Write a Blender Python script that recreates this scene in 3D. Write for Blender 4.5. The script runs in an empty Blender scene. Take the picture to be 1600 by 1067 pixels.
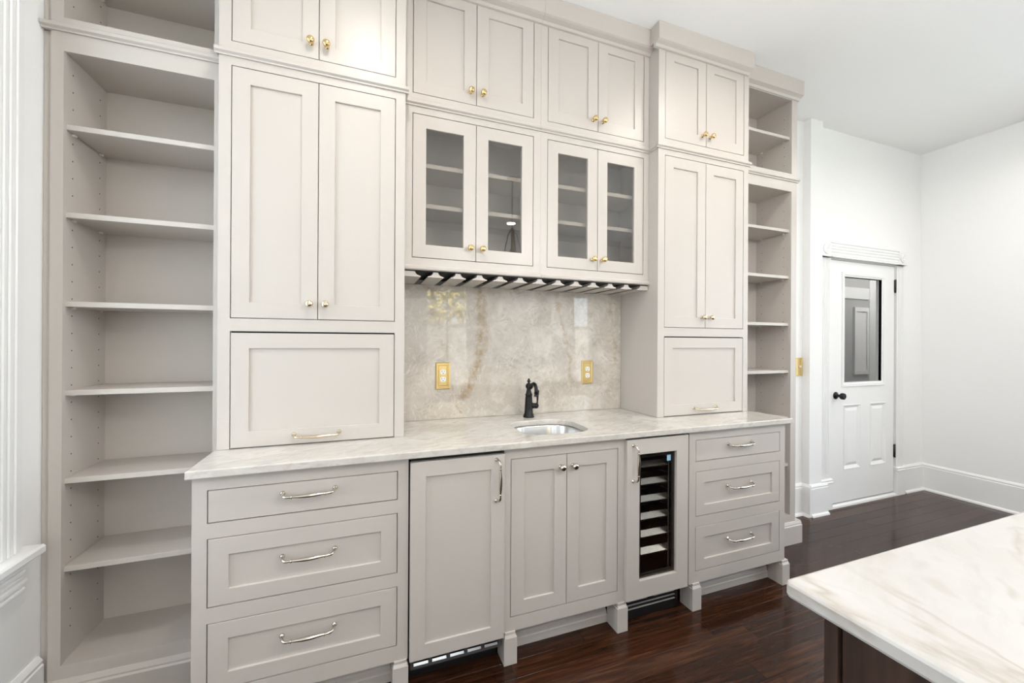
import bpy, bmesh, math, random
from mathutils import Vector, Matrix

# ------------------------------------------------------------------ camera, sky, exposure
scene = bpy.context.scene
IMG_W, FOCAL = 1600.0, 628.12
CAM = Vector((0.0, -2.1432, 1.3415))
YAW, PITCH, ROLL = math.radians(20.3461), math.radians(0.017), math.radians(0.3145)
fwd = Vector((math.sin(YAW)*math.cos(PITCH), math.cos(YAW)*math.cos(PITCH), math.sin(PITCH)))
rgt0 = Vector((math.cos(YAW), -math.sin(YAW), 0)); up0 = rgt0.cross(fwd)
rgt = rgt0*math.cos(ROLL) + up0*math.sin(ROLL)
up = -rgt0*math.sin(ROLL) + up0*math.cos(ROLL)
cam_data = bpy.data.cameras.new('camera'); cam = bpy.data.objects.new('camera', cam_data)
scene.collection.objects.link(cam)
cam_data.sensor_width = 36.0; cam_data.lens = FOCAL/IMG_W*36.0; cam_data.clip_start = 0.02; cam_data.clip_end = 200
m = Matrix.Identity(4)
for i in range(3):
    m[i][0], m[i][1], m[i][2], m[i][3] = rgt[i], up[i], -fwd[i], CAM[i]
cam.matrix_world = m
scene.camera = cam

SKY = 5.0
CAN_W = 8.5
CHAND_W = 8.0
HALL_W = 30.0
EXPOSURE = -0.02
world = bpy.data.worlds.new('overcast_sky'); scene.world = world; world.use_nodes = True
bg = world.node_tree.nodes['Background']; bg.inputs[0].default_value = (0.82, 0.91, 1.0, 1); bg.inputs[1].default_value = SKY
sun_d = bpy.data.lights.new('sun', 'SUN'); sun_d.energy = 26.0; sun_d.angle = 0.009; sun_d.color = (1.0, 0.96, 0.88)   # stands behind the house, lights the garden
sun = bpy.data.objects.new('sun', sun_d); scene.collection.objects.link(sun); sun.rotation_euler = (math.radians(-52), 0, 0); sun.location = (2, 8, 9)
vs = scene.view_settings
vs.view_transform = 'Standard'; vs.look = 'None'; vs.exposure = EXPOSURE; vs.gamma = 1.0; vs.use_curve_mapping = False
cy = scene.cycles
cy.use_denoising = True
cy.max_bounces = 10; cy.diffuse_bounces = 6; cy.glossy_bounces = 4; cy.transparent_max_bounces = 12
cy.sample_clamp_indirect = 8.0

C = scene.collection
rnd = random.Random(7)

# ------------------------------------------------------------------ key dimensions (metres)
CEIL = 3.085
XL, XR_B, XR_T, YB, YF = -1.05, 4.865, 4.825, 0.03, -4.6      # room
T, M, B, K, PANEL = -0.3383, -0.2597, -0.5688, -0.27, -0.589   # cabinet face planes
CT, CB = 0.925, 0.897                                          # counter top / underside
MIDX = 0.8475

# ------------------------------------------------------------------ materials
def srgb(r, g, b):
    f = lambda c: (c/255/12.92) if c/255 <= 0.04045 else ((c/255+0.055)/1.055)**2.4
    return (f(r), f(g), f(b), 1)

def new_mat(name):
    mt = bpy.data.materials.new(name); mt.use_nodes = True
    nt = mt.node_tree; bs = nt.nodes['Principled BSDF']
    return mt, nt, bs

def N(nt, kind, **kw):
    n = nt.nodes.new(kind)
    for k, v in kw.items(): setattr(n, k, v)
    return n

def paint(name, col, rough=0.4, var=0.02, bump=0.02, scale=35, spec=0.5, metal=0.0):
    mt, nt, bs = new_mat(name)
    geo = N(nt, 'ShaderNodeNewGeometry')
    no = N(nt, 'ShaderNodeTexNoise'); no.inputs['Scale'].default_value = scale; no.inputs['Detail'].default_value = 3
    nt.links.new(geo.outputs['Position'], no.inputs['Vector'])
    mx = N(nt, 'ShaderNodeMix', data_type='RGBA')
    mx.inputs[6].default_value = tuple(c*(1-var) for c in col[:3])+(1,)
    mx.inputs[7].default_value = tuple(min(1, c*(1+var)) for c in col[:3])+(1,)
    nt.links.new(no.outputs['Fac'], mx.inputs[0]); nt.links.new(mx.outputs[2], bs.inputs['Base Color'])
    if bump:
        bp = N(nt, 'ShaderNodeBump'); bp.inputs['Strength'].default_value = bump; bp.inputs['Distance'].default_value = 0.002
        nt.links.new(no.outputs['Fac'], bp.inputs['Height']); nt.links.new(bp.outputs['Normal'], bs.inputs['Normal'])
    bs.inputs['Roughness'].default_value = rough; bs.inputs['Specular IOR Level'].default_value = spec
    bs.inputs['Metallic'].default_value = metal
    return mt

def metal(name, col, rough=0.2, aniso=False):
    mt, nt, bs = new_mat(name)
    geo = N(nt, 'ShaderNodeNewGeometry')
    mp = N(nt, 'ShaderNodeMapping'); mp.inputs['Scale'].default_value = (3, 300, 300) if aniso else (60, 60, 60)
    no = N(nt, 'ShaderNodeTexNoise'); no.inputs['Scale'].default_value = 1.0 if aniso else 2.0
    mr = N(nt, 'ShaderNodeMapRange'); mr.inputs[3].default_value = rough*0.8; mr.inputs[4].default_value = rough*1.25
    nt.links.new(geo.outputs['Position'], mp.inputs['Vector']); nt.links.new(mp.outputs['Vector'], no.inputs['Vector'])
    nt.links.new(no.outputs['Fac'], mr.inputs[0]); nt.links.new(mr.outputs[0], bs.inputs['Roughness'])
    bs.inputs['Base Color'].default_value = col; bs.inputs['Metallic'].default_value = 1.0
    return mt

def glass(name, tint, refl=0.08, rough=0.0):
    mt, nt, bs = new_mat(name)
    nt.nodes.remove(bs); out = nt.nodes['Material Output']
    tr = N(nt, 'ShaderNodeBsdfTransparent'); tr.inputs[0].default_value = tint
    gl = N(nt, 'ShaderNodeBsdfGlossy'); gl.inputs['Roughness'].default_value = rough
    fr = N(nt, 'ShaderNodeLayerWeight'); fr.inputs['Blend'].default_value = 0.5          # Schlick, the same from both sides of the pane
    pw = N(nt, 'ShaderNodeMath', operation='POWER'); pw.inputs[1].default_value = 5.0
    ad = N(nt, 'ShaderNodeMath', operation='MULTIPLY_ADD'); ad.inputs[1].default_value = 0.96; ad.inputs[2].default_value = 0.04+refl; ad.use_clamp = True
    mx = N(nt, 'ShaderNodeMixShader')
    nt.links.new(fr.outputs['Facing'], pw.inputs[0]); nt.links.new(pw.outputs[0], ad.inputs[0]); nt.links.new(ad.outputs[0], mx.inputs[0])
    nt.links.new(tr.outputs[0], mx.inputs[1]); nt.links.new(gl.outputs[0], mx.inputs[2])
    nt.links.new(mx.outputs[0], out.inputs['Surface'])
    return mt

def emitter(name, col, strength):
    mt, nt, bs = new_mat(name)
    bs.inputs['Base Color'].default_value = (0.8, 0.8, 0.8, 1)
    bs.inputs['Emission Color'].default_value = col; bs.inputs['Emission Strength'].default_value = strength
    return mt

def quartzite(name, light, mid, dark, gold, rot, veins=(), axis='XZ', scale=1.0, contrast=1.0, rough=0.12, gold_amt=0.35, spec=0.5, cross=False):
    """pale quartzite: crossing wisps, cloudy patches, thin ochre veins that follow given lines"""
    mt, nt, bs = new_mat(name); L = nt.links.new
    geo = N(nt, 'ShaderNodeNewGeometry')
    def noise(vec, sc, det=4, rg=0.6, dist=0.0):
        n = N(nt, 'ShaderNodeTexNoise'); n.inputs['Scale'].default_value = sc; n.inputs['Detail'].default_value = det
        n.inputs['Roughness'].default_value = rg; n.inputs['Distortion'].default_value = dist
        L(vec, n.inputs['Vector']); return n
    warp = noise(geo.outputs['Position'], 6.0*scale, 2)
    vm = N(nt, 'ShaderNodeVectorMath', operation='MULTIPLY_ADD'); vm.inputs[1].default_value = (0.09, 0.09, 0.09)
    L(warp.outputs['Color'], vm.inputs[0]); L(geo.outputs['Position'], vm.inputs[2])
    def streak(ang, stretch, sc, det=5):
        mp = N(nt, 'ShaderNodeMapping', vector_type='TEXTURE')
        mp.inputs['Rotation'].default_value = (0, ang, 0) if axis == 'XZ' else (0, 0, ang)
        mp.inputs['Scale'].default_value = (stretch, 1, 1)
        L(vm.outputs[0], mp.inputs['Vector'])
        return noise(mp.outputs['Vector'], sc*scale, det, 0.62, 0.15)
    s1 = streak(rot, 5.0, 46); s2 = streak(rot+0.75, 6.5, 62); cl = noise(vm.outputs[0], 6*scale, 5, 0.62, 0.6)
    def ramp(src, a, b, ca=(0, 0, 0, 1), cb=(1, 1, 1, 1)):
        r = N(nt, 'ShaderNodeValToRGB'); r.color_ramp.elements[0].position = a; r.color_ramp.elements[1].position = b
        r.color_ramp.elements[0].color = ca; r.color_ramp.elements[1].color = cb; L(src, r.inputs[0]); return r
    def mix(fac, a, b):
        x = N(nt, 'ShaderNodeMix', data_type='RGBA')
        for idx, v in ((6, a), (7, b)):
            if isinstance(v, tuple): x.inputs[idx].default_value = v
            else: L(v, x.inputs[idx])
        if isinstance(fac, float): x.inputs[0].default_value = fac
        else: L(fac, x.inputs[0])
        return x.outputs[2]
    def mul(a, k):
        x = N(nt, 'ShaderNodeMath', operation='MULTIPLY'); x.use_clamp = True
        L(a, x.inputs[0])
        if isinstance(k, (int, float)): x.inputs[1].default_value = k
        else: L(k, x.inputs[1])
        return x.outputs[0]
    col = mix(ramp(cl.outputs['Fac'], 0.36, 0.66).outputs[0], mid, light)
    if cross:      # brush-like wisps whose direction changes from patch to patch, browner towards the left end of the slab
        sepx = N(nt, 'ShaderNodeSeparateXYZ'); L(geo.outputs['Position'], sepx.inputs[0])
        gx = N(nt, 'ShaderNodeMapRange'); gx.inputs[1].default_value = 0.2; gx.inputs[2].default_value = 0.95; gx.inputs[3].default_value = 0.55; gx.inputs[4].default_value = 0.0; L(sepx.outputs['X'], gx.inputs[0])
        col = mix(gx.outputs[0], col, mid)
        pm = noise(geo.outputs['Position'], 9.0, 2); pmr = ramp(pm.outputs['Fac'], 0.44, 0.56).outputs[0]
        s3 = streak(rot-0.9, 7.0, 58); s4 = streak(rot+1.6, 7.0, 70)
        def sel(f, x, y):
            q = N(nt, 'ShaderNodeMix'); L(f, q.inputs[0]); L(x, q.inputs[2]); L(y, q.inputs[3]); return q.outputs[0]
        dk = sel(pmr, s1.outputs['Fac'], s3.outputs['Fac']); lt = sel(pmr, s4.outputs['Fac'], s2.outputs['Fac'])
        patch0 = ramp(noise(geo.outputs['Position'], 7.0, 3).outputs['Fac'], 0.40, 0.66).outputs[0]
        col = mix(mul(mul(ramp(dk, 0.46, 0.70).outputs[0], patch0), 0.75*contrast), col, dark)
        col = mix(mul(ramp(lt, 0.53, 0.66).outputs[0], 0.60*contrast), col, light)
    else:
        col = mix(mul(ramp(s1.outputs['Fac'], 0.50, 0.72).outputs[0], 0.62*contrast), col, dark)
        col = mix(mul(ramp(s2.outputs['Fac'], 0.54, 0.74).outputs[0], 0.75*contrast), col, light)
    cl2 = noise(vm.outputs[0], 3.2*scale, 4, 0.6, 1.2)
    band = N(nt, 'ShaderNodeMath', operation='SUBTRACT'); band.inputs[1].default_value = 0.5; L(cl2.outputs['Fac'], band.inputs[0])
    ab = N(nt, 'ShaderNodeMath', operation='ABSOLUTE'); L(band.outputs[0], ab.inputs[0])
    vr = ramp(ab.outputs[0], 0.0, 0.035, (1, 1, 1, 1), (0, 0, 0, 1))
    col = mix(mul(vr.outputs[0], mul(ramp(cl.outputs['Fac'], 0.42, 0.62).outputs[0], gold_amt)), col, gold)
    sep = N(nt, 'ShaderNodeSeparateXYZ'); L(geo.outputs['Position'], sep.inputs[0])
    a_out, b_out = sep.outputs['X'], (sep.outputs['Z'] if axis == 'XZ' else sep.outputs['Y'])
    for (b0, b1, a0, a1, bend, width, amt) in veins:      # runs from (a0,b0) to (a1,b1), sagging by bend
        tt = N(nt, 'ShaderNodeMapRange'); tt.inputs[1].default_value = b0; tt.inputs[2].default_value = b1; L(b_out, tt.inputs[0])
        def mth(op, x, y):
            q = N(nt, 'ShaderNodeMath', operation=op)
            for i, v in enumerate((x, y)):
                if isinstance(v, (int, float)): q.inputs[i].default_value = v
                else: L(v, q.inputs[i])
            return q.outputs[0]
        t = tt.outputs[0]
        cx = mth('ADD', mth('MULTIPLY', t, a1-a0), a0)
        cx = mth('ADD', cx, mth('MULTIPLY', mth('MULTIPLY', t, mth('SUBTRACT', 1.0, t)), 4*bend))
        wob = noise(geo.outputs['Position'], 11, 4, 0.65, 0.8)
        cx = mth('ADD', cx, mth('MULTIPLY', mth('SUBTRACT', wob.outputs['Fac'], 0.5), 0.11))
        d = mth('ABSOLUTE', mth('SUBTRACT', a_out, cx), 0.0)
        patch = noise(geo.outputs['Position'], 19, 4, 0.7)
        f = ramp(mth('DIVIDE', d, width), 0.15, 1.0, (1, 1, 1, 1), (0, 0, 0, 1)).outputs[0]
        f = mul(f, ramp(patch.outputs['Fac'], 0.34, 0.62).outputs[0])
        ends = mth('MULTIPLY', mth('GREATER_THAN', b_out, min(b0, b1)), mth('LESS_THAN', b_out, max(b0, b1)))
        col = mix(mul(mul(f, ends), amt), col, gold)
    L(col, bs.inputs['Base Color'])
    bs.inputs['Roughness'].default_value = rough; bs.inputs['Specular IOR Level'].default_value = spec
    return mt

def wood_floor(name):
    mt, nt, bs = new_mat(name); L = nt.links.new
    tc = N(nt, 'ShaderNodeTexCoord'); oi = N(nt, 'ShaderNodeObjectInfo')
    off = N(nt, 'ShaderNodeVectorMath', operation='SCALE'); off.inputs['Scale'].default_value = 37.0
    cmb = N(nt, 'ShaderNodeCombineXYZ'); L(oi.outputs['Random'], cmb.inputs[0]); L(oi.outputs['Random'], cmb.inputs[1]); L(oi.outputs['Random'], cmb.inputs[2])
    L(cmb.outputs[0], off.inputs[0])
    ad = N(nt, 'ShaderNodeVectorMath', operation='ADD'); L(tc.outputs['Object'], ad.inputs[0]); L(off.outputs[0], ad.inputs[1])
    mp = N(nt, 'ShaderNodeMapping'); mp.inputs['Scale'].default_value = (1.3, 22, 22); L(ad.outputs[0], mp.inputs['Vector'])
    g = N(nt, 'ShaderNodeTexNoise'); g.inputs['Scale'].default_value = 2.2; g.inputs['Detail'].default_value = 6; g.inputs['Roughness'].default_value = 0.62; g.inputs['Distortion'].default_value = 0.9
    L(mp.outputs[0], g.inputs['Vector'])
    r = N(nt, 'ShaderNodeValToRGB'); e = r.color_ramp.elements
    e[0].position = 0.26; e[0].color = (0.011, 0.0050, 0.0030, 1); e[1].position = 0.72; e[1].color = (0.078, 0.030, 0.0145, 1)
    k = r.color_ramp.elements.new(0.52); k.color = (0.036, 0.0136, 0.0066, 1)
    L(g.outputs['Fac'], r.inputs[0])
    hv = N(nt, 'ShaderNodeHueSaturation'); mr = N(nt, 'ShaderNodeMapRange'); mr.inputs[3].default_value = 0.62; mr.inputs[4].default_value = 1.45
    L(oi.outputs['Random'], mr.inputs[0]); L(mr.outputs[0], hv.inputs['Value']); L(r.outputs[0], hv.inputs['Color'])
    # fine pale scratches and dust specks worn into the varnish
    mp2 = N(nt, 'ShaderNodeMapping'); mp2.inputs['Scale'].default_value = (5, 60, 60); mp2.inputs['Rotation'].default_value = (0, 0, 0.25); L(ad.outputs[0], mp2.inputs['Vector'])
    sc = N(nt, 'ShaderNodeTexNoise'); sc.inputs['Scale'].default_value = 3; sc.inputs['Detail'].default_value = 4; L(mp2.outputs[0], sc.inputs['Vector'])
    sr = N(nt, 'ShaderNodeValToRGB'); sr.color_ramp.elements[0].position = 0.74; sr.color_ramp.elements[1].position = 0.80; L(sc.outputs['Fac'], sr.inputs[0])
    mx = N(nt, 'ShaderNodeMix', data_type='RGBA'); mx.inputs[7].default_value = (0.16, 0.10, 0.06, 1)
    mm = N(nt, 'ShaderNodeMath', operation='MULTIPLY'); mm.inputs[1].default_value = 0.55
    L(sr.outputs[0], mm.inputs[0]); L(mm.outputs[0], mx.inputs[0]); L(hv.outputs[0], mx.inputs[6]); L(mx.outputs[2], bs.inputs['Base Color'])
    geo = N(nt, 'ShaderNodeNewGeometry')
    wv = N(nt, 'ShaderNodeTexNoise'); wv.inputs['Scale'].default_value = 4.0; wv.inputs['Detail'].default_value = 3; L(geo.outputs['Position'], wv.inputs['Vector'])
    rr = N(nt, 'ShaderNodeMapRange'); rr.inputs[3].default_value = 0.08; rr.inputs[4].default_value = 0.22; L(wv.outputs['Fac'], rr.inputs[0]); L(rr.outputs[0], bs.inputs['Roughness'])
    bp = N(nt, 'ShaderNodeBump'); bp.inputs['Strength'].default_value = 0.06; bp.inputs['Distance'].default_value = 0.003
    L(g.outputs['Fac'], bp.inputs['Height']); L(bp.outputs['Normal'], bs.inputs['Normal'])
    bs.inputs['Specular IOR Level'].default_value = 0.26
    return mt

def dark_wood(name):
    mt, nt, bs = new_mat(name); L = nt.links.new
    geo = N(nt, 'ShaderNodeNewGeometry'); mp = N(nt, 'ShaderNodeMapping'); mp.inputs['Scale'].default_value = (20, 20, 1.6)
    L(geo.outputs['Position'], mp.inputs['Vector'])
    g = N(nt, 'ShaderNodeTexNoise'); g.inputs['Scale'].default_value = 2.0; g.inputs['Detail'].default_value = 5; L(mp.outputs[0], g.inputs['Vector'])
    r = N(nt, 'ShaderNodeValToRGB'); e = r.color_ramp.elements
    e[0].position = 0.3; e[0].color = (0.030, 0.017, 0.012, 1); e[1].position = 0.75; e[1].color = (0.085, 0.05, 0.036, 1)
    L(g.outputs['Fac'], r.inputs[0]); L(r.outputs[0], bs.inputs['Base Color']); bs.inputs['Roughness'].default_value = 0.35
    return mt

def brick_mat(name):
    mt, nt, bs = new_mat(name); L = nt.links.new
    geo = N(nt, 'ShaderNodeNewGeometry'); mp = N(nt, 'ShaderNodeMapping'); mp.inputs['Rotation'].default_value = (math.pi/2, 0, 0)
    L(geo.outputs['Position'], mp.inputs['Vector'])
    b = N(nt, 'ShaderNodeTexBrick'); b.inputs['Scale'].default_value = 3.2
    b.inputs['Color1'].default_value = srgb(168, 166, 163); b.inputs['Color2'].default_value = srgb(152, 150, 148); b.inputs['Mortar'].default_value = srgb(84, 82, 80)
    b.inputs['Mortar Size'].default_value = 0.03
    L(mp.outputs[0], b.inputs['Vector']); L(b.outputs['Color'], bs.inputs['Base Color']); bs.inputs['Roughness'].default_value = 0.9
    return mt

CAB = paint('greige_cabinet_paint', (0.545, 0.504, 0.466, 1), 0.36, 0.008, 0.015, 40)
WHITE_WALL = paint('white_wall_paint', (0.90, 0.90, 0.895, 1), 0.75, 0.01, 0.03, 60, 0.3)
CEIL_M = paint('white_ceiling_paint', (0.92, 0.92, 0.92, 1), 0.85, 0.01, 0.03, 60, 0.2)
TRIM = paint('white_gloss_trim', (0.875, 0.875, 0.875, 1), 0.35, 0.008, 0.02, 30)
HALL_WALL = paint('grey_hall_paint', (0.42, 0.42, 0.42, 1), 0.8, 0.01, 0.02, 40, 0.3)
DARK = paint('dark_paint_and_shade', (0.02, 0.019, 0.018, 1), 0.7, 0.05, 0.0)  # dark parts; also the shade painted into rack slots and door gap
BLACK = paint('black_plastic', (0.012, 0.011, 0.011, 1), 0.35, 0.05, 0.0)
NICKEL = metal('polished_nickel', (0.66, 0.61, 0.53, 1), 0.14)
PALE_GOLD = metal('pale_gold_metal', (0.70, 0.61, 0.46, 1), 0.16)  # paler gold tone for the tall cabinets' lower knobs and pulls
GOLD_METAL = metal('gold_metal', (0.76, 0.57, 0.29, 1), 0.15)  # gold tone for the upper knobs
PLATE = metal('satin_brass_plate', (0.78, 0.60, 0.28, 1), 0.30)
STEEL = metal('brushed_steel', (0.66, 0.66, 0.66, 1), 0.22, True)
BRONZE = metal('oil_rubbed_bronze', (0.035, 0.034, 0.036, 1), 0.38)
BRONZE2 = metal('aged_bronze', (0.16, 0.14, 0.11, 1), 0.35)
IVORY = paint('white_plastic', (0.82, 0.81, 0.78, 1), 0.3, 0.005, 0.0)
PANE = glass('cabinet_glass', (0.91, 0.90, 0.885, 1), 0.06)
WPANE = glass('window_glass', (0.97, 0.98, 0.98, 1), 0.0)
WINEGLASS = glass('smoked_glass', (0.93, 0.92, 0.90, 1), 0.02)
FLOOR_M = wood_floor('dark_varnished_pine')
ISLAND_WOOD = dark_wood('dark_stained_island_wood')
BRICK = brick_mat('painted_brick')
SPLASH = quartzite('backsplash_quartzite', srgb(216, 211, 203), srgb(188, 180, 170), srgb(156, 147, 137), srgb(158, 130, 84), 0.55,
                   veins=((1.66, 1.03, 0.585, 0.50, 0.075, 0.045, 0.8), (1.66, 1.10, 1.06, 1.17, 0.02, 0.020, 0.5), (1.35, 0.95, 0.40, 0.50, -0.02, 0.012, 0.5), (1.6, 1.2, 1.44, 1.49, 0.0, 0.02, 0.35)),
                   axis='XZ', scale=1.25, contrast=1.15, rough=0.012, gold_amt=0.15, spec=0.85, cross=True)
COUNTER = quartzite('countertop_quartzite', srgb(214, 210, 205), srgb(197, 192, 185), srgb(165, 160, 156), srgb(178, 158, 126), 0.35, axis='XY', scale=0.9, contrast=0.9, gold_amt=0.3)
ISLAND_TOP = quartzite('island_quartzite', srgb(199, 198, 197), srgb(192, 189, 185), srgb(178, 174, 169), srgb(144, 120, 88), 0.5, axis='XY', scale=0.55, contrast=0.55, gold_amt=0.5)
CAN_EM = emitter('downlight_lens', (1.0, 0.93, 0.82, 1), 14.0)
BULB_EM = emitter('warm_bulb', (1.0, 0.97, 0.94, 1), 95.0*CHAND_W)

# ------------------------------------------------------------------ mesh helpers
class MB:
    """collects geometry in world coordinates, builds ONE mesh object"""
    def __init__(self): self.v = []; self.f = []; self.s = []
    def add(self, vs, fs, smooth=False):
        o = len(self.v); self.v += [tuple(p) for p in vs]
        for q in fs: self.f.append(tuple(i+o for i in q)); self.s.append(smooth)
        return self
    def box(self, x0, x1, y0, y1, z0, z1, c=0.0):
        x0, x1 = min(x0, x1), max(x0, x1); y0, y1 = min(y0, y1), max(y0, y1); z0, z1 = min(z0, z1), max(z0, z1)
        if c <= 0:
            vs = [(x, y, z) for x in (x0, x1) for y in (y0, y1) for z in (z0, z1)]
            fs = [(0, 1, 3, 2), (4, 6, 7, 5), (0, 4, 5, 1), (2, 3, 7, 6), (0, 2, 6, 4), (1, 5, 7, 3)]
            return self.add(vs, fs)
        c = min(c, (x1-x0)/2.01, (y1-y0)/2.01, (z1-z0)/2.01)
        lim = ((x0, x1), (y0, y1), (z0, z1)); vs = []; ix = {}
        for i in (0, 1):
            for j in (0, 1):
                for k in (0, 1):
                    for a in range(3):
                        p = []
                        for ax, s in enumerate((i, j, k)):
                            q = lim[ax][s]
                            if ax != a: q += c if s == 0 else -c
                            p.append(q)
                        ix[(i, j, k, a)] = len(vs); vs.append(tuple(p))
        fs = []
        cyc = [(0, 0), (1, 0), (1, 1), (0, 1)]
        for a in range(3):
            for s in (0, 1):
                q = []
                for (u, w) in cyc:
                    t = [0, 0, 0]; t[a] = s; t[(a+1) % 3] = u; t[(a+2) % 3] = w
                    q.append(ix[(t[0], t[1], t[2], a)])
                fs.append(tuple(q if s else q[::-1]))
        for a in range(3):                                  # edge strips along axis a
            b, d = (a+1) % 3, (a+2) % 3
            for sb in (0, 1):
                for sd in (0, 1):
                    t0 = [0, 0, 0]; t0[b] = sb; t0[d] = sd; t1 = list(t0); t1[a] = 1
                    q = [ix[(*t0, b)], ix[(*t1, b)], ix[(*t1, d)], ix[(*t0, d)]]
                    fs.append(tuple(q))
        for i in (0, 1):
            for j in (0, 1):
                for k in (0, 1): fs.append((ix[(i, j, k, 0)], ix[(i, j, k, 1)], ix[(i, j, k, 2)]))
        return self.add(vs, fs)
    def prism(self, prof, axis, a0, a1):
        """closed profile of 2-D points swept along an axis; profile axes are the two others in x,y,z order"""
        def mk(p, a):
            q = list(p); q.insert('xyz'.index(axis), a); return tuple(q)
        n = len(prof); vs = [mk(p, a0) for p in prof]+[mk(p, a1) for p in prof]
        fs = [(i, (i+1) % n, n+(i+1) % n, n+i) for i in range(n)]+[tuple(range(n))[::-1], tuple(range(n, 2*n))]
        return self.add(vs, fs)
    def lathe(self, prof, o, axis, n=20, smooth=True):
        """prof: (radius, height) along axis direction vector from o"""
        ax = Vector(axis).normalized(); t = Vector((0, 0, 1)) if abs(ax.z) < 0.9 else Vector((1, 0, 0))
        e1 = ax.cross(t).normalized(); e2 = ax.cross(e1)
        o = Vector(o); vs = []; fs = []
        for (r, h) in prof:
            for k in range(n):
                a = 2*math.pi*k/n; vs.append(o+ax*h+(e1*math.cos(a)+e2*math.sin(a))*r)
        for i in range(len(prof)-1):
            for k in range(n): fs.append((i*n+k, i*n+(k+1) % n, (i+1)*n+(k+1) % n, (i+1)*n+k))
        fs.append(tuple(range(n))[::-1]); fs.append(tuple(range((len(prof)-1)*n, len(prof)*n)))
        return self.add(vs, fs, smooth)
    def tube(self, pts, rad, n=10, smooth=True):
        pts = [Vector(p) for p in pts]; rad = rad if isinstance(rad, (list, tuple)) else [rad]*len(pts)
        vs = []; fs = []; prev = None
        for i, p in enumerate(pts):
            d = (pts[min(i+1, len(pts)-1)]-pts[max(i-1, 0)]).normalized()
            if prev is None:
                t = Vector((0, 0, 1)) if abs(d.z) < 0.9 else Vector((1, 0, 0)); e1 = d.cross(t).normalized()
            else: e1 = (prev-d*prev.dot(d)).normalized()
            prev = e1; e2 = d.cross(e1)
            for k in range(n):
                a = 2*math.pi*k/n; vs.append(p+(e1*math.cos(a)+e2*math.sin(a))*rad[i])
        for i in range(len(pts)-1):
            for k in range(n): fs.append((i*n+k, i*n+(k+1) % n, (i+1)*n+(k+1) % n, (i+1)*n+k))
        fs.append(tuple(range(n))[::-1]); fs.append(tuple(range((len(pts)-1)*n, len(pts)*n)))
        return self.add(vs, fs, smooth)
    def loops(self, lst, close=False):
        """list of equal-length loops joined in turn; close joins last to first"""
        n = len(lst[0]); vs = [p for l in lst for p in l]; fs = []
        K_ = len(lst)
        for i in range(K_ if close else K_-1):
            j = (i+1) % K_
            for k in range(n): fs.append((i*n+k, i*n+(k+1) % n, j*n+(k+1) % n, j*n+k))
        return self.add(vs, fs)
    def mesh(self, name, mat, org=(0, 0, 0)):
        me = bpy.data.meshes.new(name)
        me.from_pydata([(x-org[0], y-org[1], z-org[2]) for x, y, z in self.v], [], self.f)
        me.materials.append(mat)
        bm = bmesh.new(); bm.from_mesh(me); bmesh.ops.recalc_face_normals(bm, faces=bm.faces); bm.to_mesh(me); bm.free()
        if any(self.s): me.polygons.foreach_set('use_smooth', self.s)
        me.update(); return me
    def build(self, name, mat, parent=None, org=None):
        """under a parent: coordinates become relative to the thing's base; else the origin is the box's bottom centre"""
        if parent is not None: org = parent['_org'] if '_org' in parent else (0, 0, 0)
        elif org is None:
            xs, ys, zs = zip(*self.v); org = ((min(xs)+max(xs))/2, (min(ys)+max(ys))/2, min(zs))
        o = bpy.data.objects.new(name, self.mesh(name, mat, org)); C.objects.link(o)
        if parent is not None: o.parent = parent
        else: o.location = org
        o['_org'] = tuple(org)
        return o

def tag(o, label=None, cat=None, group=None, kind=None):
    for k, v in (('label', label), ('category', cat), ('group', group), ('kind', kind)):
        if v: o[k] = v
    return o

def thing(name, loc, label, cat, group=None):
    o = bpy.data.objects.new(name, None); C.objects.link(o); o.location = loc; o.empty_display_size = 0.05
    o['_org'] = tuple(loc); return tag(o, label, cat, group)

def struct(name, mb, mat, label=None, parent=None, org=(0, 0, 0)):
    o = mb.build(name, mat, parent, None if parent else org)
    if parent is None: o['kind'] = 'structure'
    if label: o['label'] = label
    return o

def part_copy(src_mesh, name, parent, loc, rot=(0, 0, 0)):
    """a part that shares mesh data; loc is in world coordinates"""
    o = bpy.data.objects.new(name, src_mesh); C.objects.link(o); o.parent = parent
    org = parent['_org']; o.location = tuple(loc[i]-org[i] for i in range(3)); o.rotation_euler = rot
    o['_org'] = tuple(loc); return o

def rect(x0, x1, z0, z1, y): return [(x0, y, z0), (x1, y, z0), (x1, y, z1), (x0, y, z1)]

def ring(mb, x0, x1, z0, z1, yf, fw=0.06, th=0.02, c=0.0012, bot=None):
    """shaker frame: rails and stiles around an opening, front at yf, thickness towards +Y"""
    bt = fw if bot is None else bot
    i0, i1, k0, k1 = x0+fw, x1-fw, z0+bt, z1-fw
    mb.loops([rect(x0, x1, z0, z1, yf+th), rect(x0, x1, z0, z1, yf+c), rect(x0+c, x1-c, z0+c, z1-c, yf),
              rect(i0-c, i1+c, k0-c, k1+c, yf), rect(i0, i1, k0, k1, yf+c), rect(i0, i1, k0, k1, yf+th)], close=True)
    return i0, i1, k0, k1

def shaker(parent, x0, x1, z0, z1, yf, name='door', fw=0.06, rec=0.008, th=0.02, pane=None, bot=None, label=None):
    mb = MB(); i = ring(mb, x0, x1, z0, z1, yf, fw, th, bot=bot)
    d = mb.build(name, CAB, parent)
    if label: d['label'] = label
    if pane is None: MB().box(i[0]-0.004, i[1]+0.004, yf+rec, yf+rec+0.006, i[2]-0.004, i[3]+0.004).build('panel', CAB, d)
    else: MB().box(i[0]-0.004, i[1]+0.004, yf+0.009, yf+0.012, i[2]-0.004, i[3]+0.004).build('pane', pane, d)
    return d

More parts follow.
